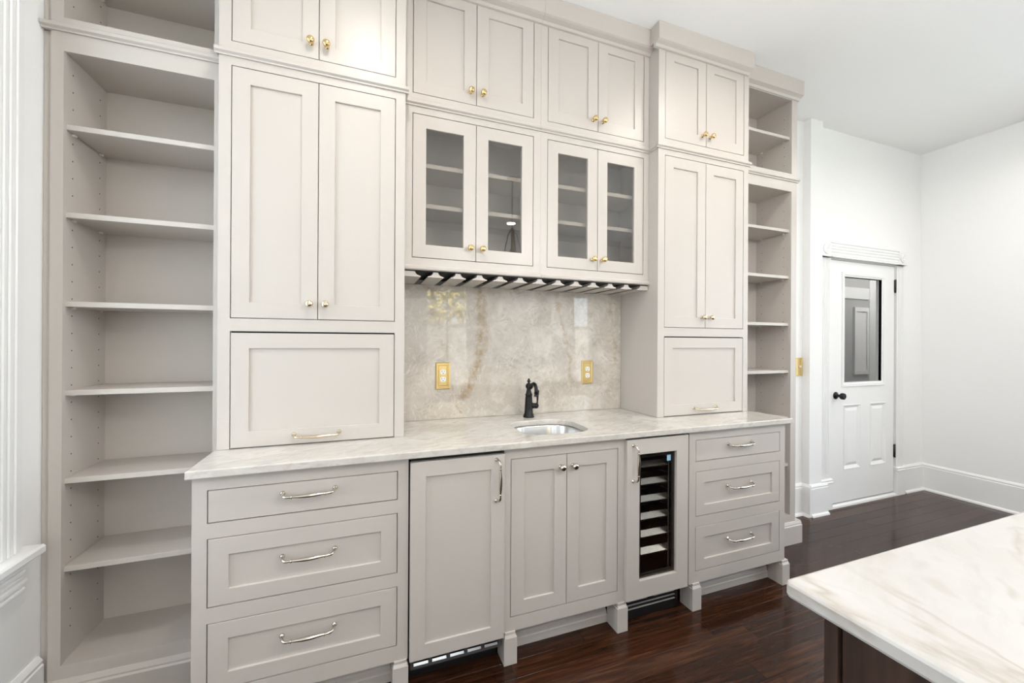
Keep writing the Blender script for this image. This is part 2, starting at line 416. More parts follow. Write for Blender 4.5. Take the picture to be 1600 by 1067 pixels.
# knob and pull meshes, shared by every copy (origin on the door face, pointing to -Y)
def knob_mesh(name, mat):
    p = [(0.0095, 0.0), (0.0095, 0.002), (0.0065, 0.004), (0.0052, 0.008), (0.0052, 0.013), (0.0075, 0.0145), (0.0075, 0.016), (0.0105, 0.0175),
         (0.0138, 0.021), (0.0148, 0.0255), (0.0138, 0.0300), (0.0105, 0.0335), (0.0055, 0.0352), (0.0008, 0.0356)]
    return MB().lathe(p, (0, 0, 0), (0, -1, 0), 20).mesh(name, mat)
KNOB_GOLD = knob_mesh('knob_gold', GOLD_METAL); KNOB_PALE_GOLD = knob_mesh('knob_pale_gold', PALE_GOLD); KNOB_NICKEL = knob_mesh('knob_nickel', NICKEL)

def pull_mesh(name, mat, half=0.081, proj=0.030, drop=0.007):
    mb = MB(); pts = []; rad = []
    for s in range(7):                      # curl out of the left foot
        a = math.pi/2*s/6; pts.append((-half-0.002+0.016*(1-math.cos(a)), -proj*math.sin(a)*0.97, -drop*math.sin(a))); rad.append(0.0056-0.0010*s/6)
    for s in range(1, 16):
        t = -1+2*s/16; x = t*(half-0.014); b = max(0, 1-(x/0.05)**2)
        pts.append((x, -proj-0.001*b, -drop-0.0012*b)); rad.append(0.0042+0.0030*b**1.3)
    for s in range(7):
        a = math.pi/2*(1-s/6); pts.append((half+0.002-0.016*(1-math.cos(a)), -proj*math.sin(a)*0.97, -drop*math.sin(a))); rad.append(0.0046+0.0010*s/6)
    mb.tube(pts, rad, 10)
    for sx in (-1, 1):
        mb.lathe([(0.0085, 0), (0.0085, 0.002), (0.006, 0.004), (0.0055, 0.006)], (sx*(half+0.002), 0, 0), (0, -1, 0), 14)
        mb.lathe([(0.0045, -0.003), (0.0066, -0.0012), (0.0066, 0.0012), (0.0045, 0.003)], (sx*0.052, -proj, -drop), (1, 0, 0), 12)
    return mb.mesh(name, mat)
PULL_NICKEL = pull_mesh('pull_nickel', NICKEL); PULL_PALE_GOLD = pull_mesh('pull_pale_gold', PALE_GOLD)
TURN = (0, -math.pi/2, 0)

def strip_profile(yf, proud, z0, z1):
    """small belt moulding section (y,z)"""
    return [(yf+0.004, z0), (yf-proud*0.45, z0), (yf-proud*0.45, z0+0.006), (yf-proud, z0+0.012), (yf-proud, z1-0.003), (yf-proud+0.003, z1), (yf+0.004, z1)]

# ------------------------------------------------------------------ the room shell
def wall_y(mb, y0, y1, x0, x1, holes, z1=CEIL):
    """wall running along X with rectangular holes (hx0,hx1,hz0,hz1), sorted"""
    x = x0
    for (a, b, c, d) in holes:
        mb.box(x, a, y0, y1, 0, z1)
        if c > 0: mb.box(a, b, y0, y1, 0, c)
        if d < z1: mb.box(a, b, y0, y1, d, z1)
        x = b
    mb.box(x, x1, y0, y1, 0, z1); return mb
DOOR_X0, DOOR_X1, DOOR_ZT = 3.545, 4.425, 2.03
mb = wall_y(MB(), YB, YB+0.12, XL-0.12, 5.0, [(DOOR_X0, DOOR_X1, 0, DOOR_ZT)])
struct('wall_back', mb, WHITE_WALL, 'white painted wall behind the cabinets and beside the door')
RW = (-3.95, -1.25, 0.66, 2.62)
def lean(z): return XR_B+(XR_T-XR_B)*z/CEIL
def lean_box(mb, y0, y1, z0, z1):
    mb.add([(lean(z)+d, y, z) for z in (z0, z1) for y in (y0, y1) for d in (0.0, 0.16)], [(0, 1, 3, 2), (4, 6, 7, 5), (0, 4, 5, 1), (2, 3, 7, 6), (0, 2, 6, 4), (1, 5, 7, 3)])
mb = MB()
for q_ in ((RW[1], YB+0.12, 0, CEIL), (YF-0.12, RW[0], 0, CEIL), (RW[0], RW[1], 0, RW[2]), (RW[0], RW[1], RW[3], CEIL)): lean_box(mb, *q_)
struct('wall_right', mb, WHITE_WALL, 'plain white wall at the right of the room')
LW = (-1.30, -0.50, 0.66, 2.80)            # left window opening (y0,y1,z0,z1)
LW2 = (-4.05, -3.35, 0.66, 2.62)
mb = MB(); y = YF-0.12
for (a, b, c, d) in (LW2, LW):
    mb.box(XL-0.12, XL, y, a, 0, CEIL); mb.box(XL-0.12, XL, a, b, 0, c); mb.box(XL-0.12, XL, a, b, d, CEIL); y = b
mb.box(XL-0.12, XL, y, YB, 0, CEIL)
struct('wall_left', mb, WHITE_WALL, 'white painted wall left of the bookcase')
FW = [(-0.55, 0.00, 0.66, 2.62), (0.96, 1.72, 0.66, 2.62), (3.74, 4.14, 0.66, 2.62)]
mb = wall_y(MB(), YF-0.12, YF, XL, 4.87, FW)
struct('wall_front', mb, WHITE_WALL, 'white wall with windows opposite the cabinets')
struct('ceiling', MB().box(XL-0.12, 5.0, YF-0.12, YB+0.12, CEIL, CEIL+0.1), CEIL_M, 'smooth white ceiling')
floor = struct('floor', MB().box(XL-0.12, 5.0, YF-0.12, YB+0.12, -0.06, -0.014), DARK, 'dark varnished pine plank floor')
PW = 0.0865; y1 = -0.6500+PW*8
row = 0
while y1 > YF-0.12:
    ya, yb = max(y1-PW, YF-0.12)+0.0003, min(y1, YB+0.12)-0.0003
    if yb-ya > 0.01:
        x = XL-0.12-rnd.uniform(0, 1.4)
        while x < 5.0:
            ln = rnd.uniform(1.3, 2.6); a, b = max(x, XL-0.12)+0.0005, min(x+ln, 5.0)-0.0005; x += ln
            if b-a < 0.12: continue
            z = rnd.uniform(-0.0003, 0.0)
            o = MB().box(a, b, ya, yb, -0.014, z, 0.0006).build('floor_plank', FLOOR_M)
            o.parent = floor
    y1 -= PW; row += 1

# baseboards: tall board with cap moulding and shoe
def base_prof(y, s=-1, h=0.245, th=0.018):
    """(y,z) profile hanging off a wall plane at y, facing -Y"""
    return [(y, 0), (y-th-0.014, 0), (y-th-0.012, 0.012), (y-th, 0.022), (y-th, h-0.032), (y-th+0.004, h-0.028), (y-th+0.002, h-0.016), (y-th+0.009, h-0.006), (y-0.004, h), (y, h)]
mb = MB(); mb.prism(base_prof(YB), 'x', 2.74, 3.255); mb.prism(base_prof(YB), 'x', 4.565, 4.85)
struct('baseboard_back', mb, TRIM, 'white baseboard along the back wall')
px0, px1, py = 3.245, 3.385, -0.027       # shallow pilaster left of the door
mb = MB(); mb.box(px0, px1, py, YB+0.02, 0, CEIL); struct('trim_1', mb, WHITE_WALL, 'narrow white pilaster left of the door')
mb = MB(); mb.prism(base_prof(py), 'x', px0, px1+0.055)
mb.prism([(px0-0.032, 0), (px0, 0), (px0, 0.245), (px0-0.004, 0.245), (px0-0.016, 0.229), (px0-0.018, 0.213), (px0-0.018, 0.022)], 'y', py-0.018, YB)
struct('trim_2', mb, TRIM, 'white base block around the pilaster foot')
# right wall leans a little, its baseboard follows
mb = MB(); pr_ = [(XR_B-0.001-(p[0]-YB)*-1, p[1]) for p in base_prof(YB)]
mb.prism(pr_, 'y', YF, YB-0.002); struct('baseboard_right', mb, TRIM, 'white baseboard along the right wall')
mb = MB(); mb.prism([(XL+(YB-p[0]), p[1]) for p in base_prof(YB)], 'y', YF, -0.272); struct('baseboard_left', mb, TRIM, 'white baseboard along the left wall')

# ------------------------------------------------------------------ door to the hall
door = thing('door_1', (3.985, 0.03, 0), None, None); door['kind'] = 'structure'; door['label'] = 'white half-glazed panel door with black knob'
DX0, DX1, DZ0, DZ1, DY = 3.552, 4.412, 0.035, 2.022, 0.020
GX0, GX1, GZ0, GZ1 = 3.735, 4.230, 1.02, 1.895
PZ0, PZ1 = 0.305, 0.825; PX = ((3.735, 3.94), (4.085, 4.287))
mb = MB(); y0, y1 = DY, DY+0.04
mb.box(DX0, GX0, y0, y1, DZ0, DZ1); mb.box(GX1, DX1, y0, y1, PZ1, DZ1); mb.box(GX0, GX1, y0, y1, GZ1, DZ1)
mb.box(GX0, GX1, y0, y1, PZ1, GZ0); mb.box(GX0, DX1, y0, y1, DZ0, PZ0)
mb.box(PX[0][1], PX[1][0], y0, y1, PZ0, PZ1); mb.box(PX[1][1], DX1, y0, y1, PZ0, PZ1)
mb.build('door_leaf', TRIM, door)
for (a, b) in PX:
    q = MB(); c0 = rect(a, b, PZ0, PZ1, DY-0.002); c1 = rect(a+0.02, b-0.02, PZ0+0.02, PZ1-0.02, DY+0.010); c2 = rect(a+0.045, b-0.045, PZ0+0.045, PZ1-0.045, DY+0.001); c3 = rect(a+0.046, b-0.046, PZ0+0.046, PZ1-0.046, DY+0.001)
    o0 = rect(a-0.008, b+0.008, PZ0-0.008, PZ1+0.008, DY+0.0005); o1 = rect(a-0.004, b+0.004, PZ0-0.004, PZ1+0.004, DY-0.006)
    q.loops([o0, o1, c0, c1, c2]); q.add(c2, [(0, 1, 2, 3)]); q.build('door_panel', TRIM, door)
MB().box(GX0-0.005, GX1+0.005, DY+0.018, DY+0.023, GZ0-0.005, GZ1+0.005).build('pane', WPANE, door)
q = MB()
for g, y_ in ((0.040, DY-0.010),):
    q.loops([rect(GX0-g, GX1+g, GZ0-g, GZ1+g, DY), rect(GX0-g+0.004, GX1+g-0.004, GZ0-g+0.004, GZ1+g-0.004, y_), rect(GX0-0.016, GX1+0.016, GZ0-0.016, GZ1+0.016, y_+0.001),
             rect(GX0-0.012, GX1+0.012, GZ0-0.012, GZ1+0.012, y_+0.005), rect(GX0, GX1, GZ0, GZ1, y_+0.008), rect(GX0, GX1, GZ0, GZ1, DY+0.02)])
q.build('glazing_bead', TRIM, door)
k = MB().lathe([(0.030, 0), (0.030, 0.004), (0.026, 0.008), (0.014, 0.010), (0.011, 0.018), (0.011, 0.034), (0.020, 0.038), (0.0255, 0.044), (0.0265, 0.054), (0.0255, 0.064), (0.021, 0.068), (0.006, 0.069), (0.005, 0.067), (0.0005, 0.067)], (3.628, DY, 0.915), (0, -1, 0), 24).build('door_knob', BRONZE, door)
for hz in (1.85, 0.395):
    h = MB(); h.box(DX1-0.004, DX1+0.016, DY-0.006, DY+0.006, hz-0.055, hz+0.055, 0.002); h.lathe([(0.006, -0.058), (0.006, 0.058)], (DX1+0.006, DY-0.006, hz), (0, 0, 1), 10)
    h.build('hinge', BLACK, door)
MB().prism([(YB+0.1, 0.0), (0.0, 0.0), (0.002, 0.014), (0.02, 0.022), (YB+0.1, 0.022)], 'x', DOOR_X0+0.001, DOOR_X1-0.001).build('threshold', TRIM, door)
def fluted(mb, x0, x1, z0, z1, yf):
    n = 5; w = (x1-x0-0.024)/n; pts = [(x0, YB), (x0, yf), (x0+0.012, yf)]
    for i in range(n):
        a = x0+0.012+i*w
        pts += [(a+w*0.18, yf), (a+w*0.3, yf+0.005), (a+w*0.7, yf+0.005), (a+w*0.82, yf)]
    pts += [(x1-0.012, yf), (x1, yf), (x1, YB)]
    mb.prism(pts, 'z', z0, z1)
for (a, b) in ((3.430, 3.543), (4.427, 4.530)):
    q = MB(); fluted(q, a, b, 0.24, 2.032, 0.008); q.build('casing', TRIM, door)
    q = MB(); wx0, wx1 = a-0.006, b+0.012; q.box(wx0, wx1, -0.006, YB, 0.001, 0.215, 0.001)
    for z0, d in ((0.215, -0.008), (0.233, -0.004)):
        q.prism([(YB, z0), (d, z0), (d-0.004, z0+0.004), (d-0.004, z0+0.010), (d+0.006, z0+0.016), (YB, z0+0.016)], 'x', wx0-0.003, wx1+0.003)
    q.build('plinth_block', TRIM, door)
hx0, hx1, hz0, hz1 = 3.412, 4.535, 2.036, 2.158
q = MB(); n = 4; pts = [(YB, hz0), (-0.016, hz0), (-0.016, hz0+0.008), (-0.004, hz0+0.010)]
w = (hz1-hz0-0.026)/n
for i in range(n):
    a = hz0+0.013+i*w; pts += [(-0.004, a), (-0.009, a+w*0.3), (-0.009, a+w*0.6), (-0.004, a+w*0.9)]
pts += [(-0.004, hz1-0.010), (-0.010, hz1-0.006), (-0.010, hz1), (YB, hz1)]
q.prism(pts, 'x', hx0+0.10, hx1-0.10); q.build('head_casing', TRIM, door)
for (a, b) in ((hx0, hx0+0.11), (hx1-0.11, hx1)):
    q = MB(); q.box(a, b, -0.010, YB, hz0, hz1, 0.001); q.box(a-0.003, b+0.003, -0.016, YB, hz0, hz0+0.008)
    q.lathe([(0.046, 0), (0.046, 0.005), (0.041, 0.007), (0.036, 0.002), (0.030, 0.002), (0.026, 0.007), (0.021, 0.007), (0.017, 0.002), (0.011, 0.002), (0.008, 0.007), (0.0005, 0.008)], ((a+b)/2, -0.010, hz0+0.065), (0, -1, 0), 24)
    q.build('rosette', TRIM, door)

# hall beyond the glazed door
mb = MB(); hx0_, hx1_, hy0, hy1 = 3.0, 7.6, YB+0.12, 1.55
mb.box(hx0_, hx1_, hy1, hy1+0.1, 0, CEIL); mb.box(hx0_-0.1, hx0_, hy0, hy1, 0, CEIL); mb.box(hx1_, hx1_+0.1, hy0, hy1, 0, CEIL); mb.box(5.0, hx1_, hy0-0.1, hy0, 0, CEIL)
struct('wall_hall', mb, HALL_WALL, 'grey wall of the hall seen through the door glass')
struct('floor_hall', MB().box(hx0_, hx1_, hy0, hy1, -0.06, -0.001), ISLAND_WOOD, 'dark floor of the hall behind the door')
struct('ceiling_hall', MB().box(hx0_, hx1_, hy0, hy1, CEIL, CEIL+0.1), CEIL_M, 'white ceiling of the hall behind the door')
mb = MB(); mb.box(6.91, 7.14, hy1-0.02, hy1, 0, CEIL); struct('trim_3', mb, TRIM, 'white upright in the hall seen through the door glass')
mb = MB()
for (a, b, c, d) in ((6.56, 6.60, 0.90, 1.86), (6.84, 6.88, 0.90, 1.86), (6.60, 6.84, 1.80, 1.86), (6.60, 6.84, 0.90, 0.96)): mb.box(a, b, hy1-0.03, hy1, c, d)
mb.box(6.60, 6.84, hy1-0.012, hy1, 0.96, 1.80)
mb.box(hx0_, 6.90, hy1-0.02, hy1, 1.98, 2.14)
struct('trim_4', mb, TRIM, 'white door casing and frieze in the hall behind the glass')
ld = bpy.data.lights.new('hall_fill_light', 'POINT'); ld.energy = HALL_W; ld.shadow_soft_size = 0.08; ld.color = (1, 0.97, 0.93)  # unseen point light added to brighten the hall behind the glass
lo = bpy.data.objects.new('hall_fill_light', ld); C.objects.link(lo); lo.location = (6.7, 0.55, 2.6)

# ------------------------------------------------------------------ windows
def window(name, wall, a0, a1, z0, z1, label, mull=True):
    """double-hung window; wall 'L' (in wall_left, a = y) or 'F' (in wall_front, a = x)"""
    if wall == 'L':
        pt = lambda a, d: (XL+d, a); org = (XL, (a0+a1)/2, z0)
    elif wall == 'R':
        pt = lambda a, d: (lean(1.6)-d, a); org = (lean(1.6), (a0+a1)/2, z0)
    else:
        pt = lambda a, d: (a, YF+d); org = ((a0+a1)/2, YF, z0)
    w = thing(name, org, None, None); w['kind'] = 'structure'; w['label'] = label
    def bx(mb, p0, p1, d0, d1, q0, q1, c=0.0):
        x0, y0 = pt(p0, d0); x1, y1 = pt(p1, d1); mb.box(x0, x1, y0, y1, q0, q1, c)
    cw = 0.125
    for (p0, p1) in ((a0-cw, a0), (a1, a1+cw)):
        q = MB(); bx(q, p0, p1, 0, 0.020, z0, z1, 0.001)
        for t in (0.012, 0.038, 0.062, 0.088): bx(q, p0+t, p0+t+0.016, 0.018, 0.026, z0, z1-0.001, 0.003)
        q.build('casing', TRIM, w)
    q = MB(); bx(q, a0-cw-0.01, a1+cw+0.01, 0, 0.028, z1, z1+0.13, 0.002); bx(q, a0-cw-0.02, a1+cw+0.02, 0, 0.045, z1+0.13, z1+0.15, 0.003); q.build('head_casing', TRIM, w)
    q = MB(); bx(q, a0-cw-0.035, a1+cw+0.035, -0.02, 0.062, z0-0.030, z0, 0.006); q.build('sill', TRIM, w)
    q = MB(); bx(q, a0-cw-0.005, a1+cw+0.005, 0, 0.016, z0-0.145, z0-0.030)
    for t, d in ((0.036, 0.034), (0.066, 0.028), (0.094, 0.032), (0.122, 0.026)): bx(q, a0-cw-0.008, a1+cw+0.008, 0.0, d, z0-t-0.016, z0-t, 0.004)
    q.build('apron', TRIM, w)
    zm = (z0+z1)/2-0.03; f = 0.045
    for (s0, s1, d0) in ((z0, zm+0.02, -0.055), (zm-0.02, z1, -0.095)):
        q = MB(); bx(q, a0, a0+f, d0, d0+0.035, s0, s1); bx(q, a1-f, a1, d0, d0+0.035, s0, s1); bx(q, a0+f, a1-f, d0, d0+0.035, s0, s0+f); bx(q, a0+f, a1-f, d0, d0+0.035, s1-f, s1)
        if mull: am = (a0+a1)/2; bx(q, am-0.014, am+0.014, d0+0.004, d0+0.031, s0+f, s1-f)
        s = q.build('sash', TRIM, w)
        q = MB(); bx(q, a0+f-0.003, a1-f+0.003, d0+0.015, d0+0.019, s0+f-0.003, s1-f+0.003); q.build('pane', WPANE, s)
    # daylight portal in the opening: guides sampling of the sky only
    pl = bpy.data.lights.new(name+'_portal', 'AREA'); pl.shape = 'RECTANGLE'; pl.size = a1-a0; pl.size_y = z1-z0; pl.cycles.is_portal = True
    po = bpy.data.objects.new(name+'_portal', pl); C.objects.link(po)
    x, y = pt((a0+a1)/2, -0.115); po.location = (x, y, (z0+z1)/2)
    po.rotation_euler = (math.pi/2, 0, {'L': -math.pi/2, 'R': math.pi/2, 'F': 0}[wall])
    return w
window('window_1', 'L', LW[0], LW[1], LW[2], LW[3], 'tall white framed window left of the bookcase')
window('fill_window_2', 'L', LW2[0], LW2[1], LW2[2], LW2[3], 'white framed window added for fill light in the left wall behind the camera')  # unseen window, put in to fill the room with daylight
window('fill_window_3', 'F', *FW[0], 'white framed window added for fill light opposite the tall cabinet by the left bookcase')  # unseen opening, added as fill light from the front wall
window('window_4', 'F', *FW[1], 'white framed window with centre bar mirrored in the left of the backsplash')
window('window_5', 'F', *FW[2], 'narrow white framed window mirrored in the right of the backsplash', mull=False)
window('fill_window_6', 'R', *RW, 'wide white framed window added for fill light in the right wall behind the camera')  # unseen window added to brighten the right side
tag(MB().box(-9, 14, -16, YF-0.13, -0.5, -0.35).build('lawn', paint('lawn_green', (0.10, 0.13, 0.05, 1), 0.9, 0.3, 0.3, 8)), 'green lawn outside the windows', 'lawn', kind='structure')
tag(MB().box(-6, 14, -11.3, -11.0, -0.36, 1.95).build('garden_wall', BRICK), 'pale painted brick wall outside mirrored in the backsplash', 'garden wall')

# ------------------------------------------------------------------ bookcases
SHELF_Z = [2.105, 1.793, 1.4765, 1.160, 0.847, 0.5335]
def bookcase(left):
    x_out0, x_op0, x_op1, x_out1 = (-1.025, -0.9905, -0.548, -0.5155) if left else (2.2075, 2.242, 2.684, 2.734)
    lab = 'tall open greige bookcase against the left wall, left of the cabinets' if left else 'tall open greige bookcase at the right end, next to the white door wall'
    b = thing('bookcase', ((x_out0+x_out1)/2, (K+YB)/2, 0), lab, 'bookcase', 'open bookcases flanking the cabinets')
    f = MB(); y0, y1 = K, K+0.02
    f.box(x_out0, x_op0, y0, y1, 0.13, CEIL-0.002); f.box(x_op1, x_out1, y0, y1, 0.13, CEIL-0.002)
    f.box(x_op0, x_op1, y0, y1, 0.13, 0.1926); f.box(x_op0, x_op1, y0, y1, 2.354, 2.472); f.box(x_op0, x_op1, y0, y1, 2.965, CEIL-0.002)
    f.build('face_frame', CAB, b)
    if left: MB().box(XL+0.001, x_out0, K+0.012, K+0.026, 0.0, CEIL-0.003).build('scribe_strip', CAB, b)
    yb = -0.012; pi = 0.003
    sides = []
    for (a, c) in ((x_op0-0.020, x_op0-pi if left else x_op0-0.002), (x_op1+pi, x_op1+0.020)):
        sides.append(MB().box(a, c, y1, YB-0.002, 0.0, CEIL-0.003).build('side_panel', CAB, b))
    ix0, ix1 = (x_op0-pi, x_op1+pi) if left else (x_op0-0.002, x_op1+pi)
    MB().box(ix0, ix1, yb, yb+0.012, 0.0, CEIL-0.003).build('back_panel', CAB, b)
    for (z0, z1, nm) in ((0.172, 0.1926, 'bottom_board'), (2.358, 2.466, 'middle_deck'), (2.968, 2.986, 'top_board')):
        MB().box(ix0, ix1, y1, yb, z0, z1).build(nm, CAB, b)
    for z in SHELF_Z+[2.728]:
        MB().box(ix0+0.001, ix1-0.001, K+0.016, yb, z-0.0195, z, 0.0012).build('shelf', CAB, b)
        for sx in ((ix0, 1), (ix1, -1)):
            pass
    # rows of shelf-pin holes on the side panel that faces the camera, and the clips under the shelves
    sx, sg, par = (ix0, 1, sides[0]) if left else (ix1, -1, sides[1])
    q = MB()
    z = 0.30
    while z < 2.92:
        if not 2.30 < z < 2.52:
            for yy in (K+0.055, -0.055):
                q.lathe([(0.0026, 0.0), (0.0026, 0.0006)], (sx, yy, z), (sg, 0, 0), 6, False)
        z += 0.0625
    o = q.build('pin_holes', DARK, par); o['kind'] = 'stuff'
    for z in SHELF_Z+[2.728]:
        for yy in (K+0.055, -0.055):
            MB().box(sx, sx+sg*0.010, yy-0.006, yy+0.006, z-0.0265, z-0.0200, 0.001).build('shelf_clip', IVORY, b)
    # belt, crown and base mouldings
    bx0, bx1 = (XL+0.001, x_out1-0.0005) if left else (x_out0+0.0005, x_out1+0.014)
    MB().prism(strip_profile(K, 0.014, 2.420, 2.446), 'x', bx0, bx1).build('belt_moulding', CAB, b)
    cx1 = bx1 if left else x_out1+0.012
    MB().prism([(K+0.004, 2.968), (K-0.008, 2.970), (K-0.016, 2.980), (K-0.030, 2.988), (K-0.038, 2.992), (K-0.038, CEIL-0.001), (K+0.004, CEIL-0.001)], 'x', bx0, cx1).build('crown_board', CAB, b)
    q = MB(); ex = (XL+0.002, x_out1) if left else (x_out0, 2.783)
    q.prism([(K+0.03, 0), (K-0.015, 0), (K-0.015, 0.118), (K-0.010, 0.124), (K-0.010, 0.130), (K-0.002, 0.146), (K+0.03, 0.146)], 'x', *ex)
    q.build('base_moulding', CAB, b)
    return b
bookcase(True); bookcase(False)

# ------------------------------------------------------------------ tall cabinets standing on the counter
def crown(b, yf, proud, x0, x1, zb=2.966):
    MB().prism([(yf+0.004, zb), (yf-0.010, zb+0.002), (yf-0.018, zb+0.012), (yf-proud+0.008, zb+0.020), (yf-proud, zb+0.026), (yf-proud, CEIL-0.001), (yf+0.004, CEIL-0.001)], 'x', x0, x1).build('crown_board', CAB, b)
G = 0.0028
def tall_cabinet(x0, x1, d0, d1, side, lab):
    c = thing('tall_cabinet', ((x0+x1)/2, T/2, CT), lab, 'cabinet', 'tall cabinets standing on the counter')
    MB().box(x0, x1, T+0.0215, -0.001, CT+0.001, CEIL-0.004).build('body', CAB, c)
    f = MB(); y0, y1 = T, T+0.0215
    f.box(x0, d0, y0, y1, CT+0.001, CEIL-0.003); f.box(d1, x1, y0, y1, CT+0.001, CEIL-0.003)
    for (a, b_) in ((1.376, 1.4245), (2.388, 2.479), (2.986, CEIL-0.003)): f.box(d0, d1, y0, y1, a, b_)
    f.build('face_frame', CAB, c)
    mid = (d0+d1)/2
    for (z0, z1, kz, km) in ((1.4245, 2.388, 1.4875, KNOB_PALE_GOLD), (2.479, 2.986, 2.540, KNOB_GOLD)):
        for (a, b_, kx) in ((d0+G, mid-G/2, mid-0.029), (mid+G/2, d1-G, mid+0.029)):
            d = shaker(c, a, b_, z0+G, z1-G, T)
            part_copy(km, 'knob', d, (kx, T, kz))
    d = shaker(c, d0+G, d1-G, CT+0.004, 1.376-0.0065, T, name='lift_up_door', fw=0.060, bot=0.060)
    part_copy(PULL_PALE_GOLD, 'pull', d, (mid, T, 0.9665))
    MB().box(d0, d1, T+0.021, T+0.0225, 1.366, 1.378).build('gap_shade_strip', DARK, c)  # dark strip colours in the shade of the gap above this door
    MB().prism(strip_profile(T, 0.014, 2.419, 2.445), 'x', x0-0.013, x1+0.013).build('belt_moulding', CAB, c)
    for (xa, sg) in ((x0, -1), (x1, 1)):           # belt returns along the exposed sides
        MB().prism([(xa, 2.419), (xa+sg*0.006, 2.419), (xa+sg*0.006, 2.425), (xa+sg*0.013, 2.431), (xa+sg*0.013, 2.442), (xa+sg*0.010, 2.445), (xa, 2.445)], 'y', T, -0.2745 if (sg > 0) == (side < 0) else -0.2850).build('belt_return', CAB, c)
    crown(c, T, 0.042, x0-0.034, x1-0.008 if side > 0 else x1+0.012)
    MB().box(x0-0.033, x0+0.001, T-0.041, M-0.0495, 2.992, CEIL-0.001).build('crown_return', CAB, c)
    return c
tall_cabinet(-0.5142, 0.1687, -0.4745, 0.1284, -1, 'tall greige cabinet on the left end of the counter, beside the left bookcase')
tall_cabinet(1.5275, 2.2065, 1.5720, 2.1680, 1, 'tall greige cabinet on the right end of the counter, beside the right bookcase')

# ------------------------------------------------------------------ wall cabinets with glass doors
def wall_cabinet(x0, x1, d0, d1, lab):
    c = thing('wall_cabinet', ((x0+x1)/2, M/2, 1.668), lab, 'cabinet', 'wall cabinets over the backsplash')
    y1 = M+0.0215
    MB().box(x0, x1, y1, -0.001, 2.425, CEIL-0.004).build('upper_body', CAB, c)
    q = MB(); q.box(x0, x0+0.018, y1, -0.001, 1.690, 2.425); q.box(x1-0.018, x1, y1, -0.001, 1.690, 2.425); q.box(x0+0.018, x1-0.018, -0.016, -0.001, 1.690, 2.425)
    q.build('lower_body', CAB, c)
    MB().box(x0, x1, y1, -0.001, 1.672, 1.690).build('bottom_board', CAB, c)
    f = MB(); f.box(x0, d0, M, y1, 1.672, CEIL-0.003); f.box(d1, x1, M, y1, 1.672, CEIL-0.003)
    for (a, b_) in ((1.672, 1.725), (2.388, 2.479), (2.986, CEIL-0.003)): f.box(d0, d1, M, y1, a, b_)
    f.build('face_frame', CAB, c)
    for z in (2.180, 1.990): MB().box(x0+0.019, x1-0.019, M+0.038, -0.017, z-0.0205, z, 0.001).build('shelf', CAB, c)
    mid = (d0+d1)/2
    for (z0, z1, kz, pane) in ((1.725, 2.388, 1.787, PANE), (2.479, 2.986, 2.538, None)):
        for (a, b_, kx) in ((d0+G, mid-G/2, mid-0.030), (mid+G/2, d1-G, mid+0.030)):
            d = shaker(c, a, b_, z0+G, z1-G, M, name='glass_door' if pane else 'door', pane=pane)
            part_copy(KNOB_GOLD, 'knob', d, (kx, M, kz))
    MB().prism(strip_profile(M, 0.014, 2.419, 2.446), 'x', x0+0.0003, x1-0.0003).build('belt_moulding', CAB, c)
    MB().prism([(M+0.004, 1.668), (M-0.010, 1.668), (M-0.014, 1.673), (M-0.014, 1.684), (M-0.009, 1.690), (M+0.004, 1.692)], 'x', x0+0.0003, x1-0.0003).build('bottom_moulding', CAB, c)
    crown(c, M, 0.048, x0+0.0003, x1-0.0003)
    return c
wall_cabinet(0.1693, MIDX+0.002, 0.2075, 0.8110, 'greige wall cabinet with glass doors next to the left tall cabinet')
wall_cabinet(MIDX+0.0025, 1.5268, 0.8880, 1.4915, 'greige wall cabinet with glass doors next to the right tall cabinet')

# stemware rack under the wall cabinets
rack = thing('stemware_rack', (MIDX, M/2, 1.638), 'slotted stemware rack under the glass door cabinets above the backsplash', 'rack')
MB().box(0.171, 1.525, M+0.004, -0.001, 1.6625, 1.6675).build('backing_board', DARK, rack)  # dark colour stands in for the deep shade inside the slots
NS, S0, SP = 12, 0.2645, (1.4325-0.2645)/11
ZR0, ZR1 = 1.6385, 1.6623
def slat_prof(l_half, r_half, cx):
    """anvil section: wide foot, thin neck; l_half/r_half None = runs out to a flat end"""
    pts = []
    def edge(s):
        return [(s*0.0371, 0.0), (s*0.0371, 0.0035), (s*0.028, 0.006), (s*0.019, 0.0105), (s*0.0135, 0.017), (s*0.0115, ZR1-ZR0)]
    L_ = [(cx+x, ZR0+z) for x, z in edge(-1)] if l_half is None else [(l_half, ZR0), (l_half, ZR1)]
    R_ = [(cx+x, ZR0+z) for x, z in edge(1)] if r_half is None else [(r_half, ZR0), (r_half, ZR1)]
    return L_+R_[::-1]
sl = MB().prism([(x, z) for x, z in slat_prof(None, None, 0.0)], 'y', M+0.002, -0.002).mesh('slat', CAB)
for k in range(NS-1):
    part_copy(sl, 'slat', rack, (S0+(k+0.5)*SP, 0, 0))
MB().prism(slat_prof(0.1712, None, S0-SP/2), 'y', M+0.002, -0.002).build('slat', CAB, rack)
MB().prism(slat_prof(None, 1.5246, S0+(NS-0.5)*SP), 'y', M+0.002, -0.002).build('slat', CAB, rack)

# ------------------------------------------------------------------ backsplash, counter, sink, faucet
tag(MB().box(0.1693, 1.5270, 0.0, YB-0.001, CT+0.0005, 1.6380).build('backsplash', SPLASH), 'polished beige quartzite backsplash slab with ochre veins behind the sink', 'backsplash')

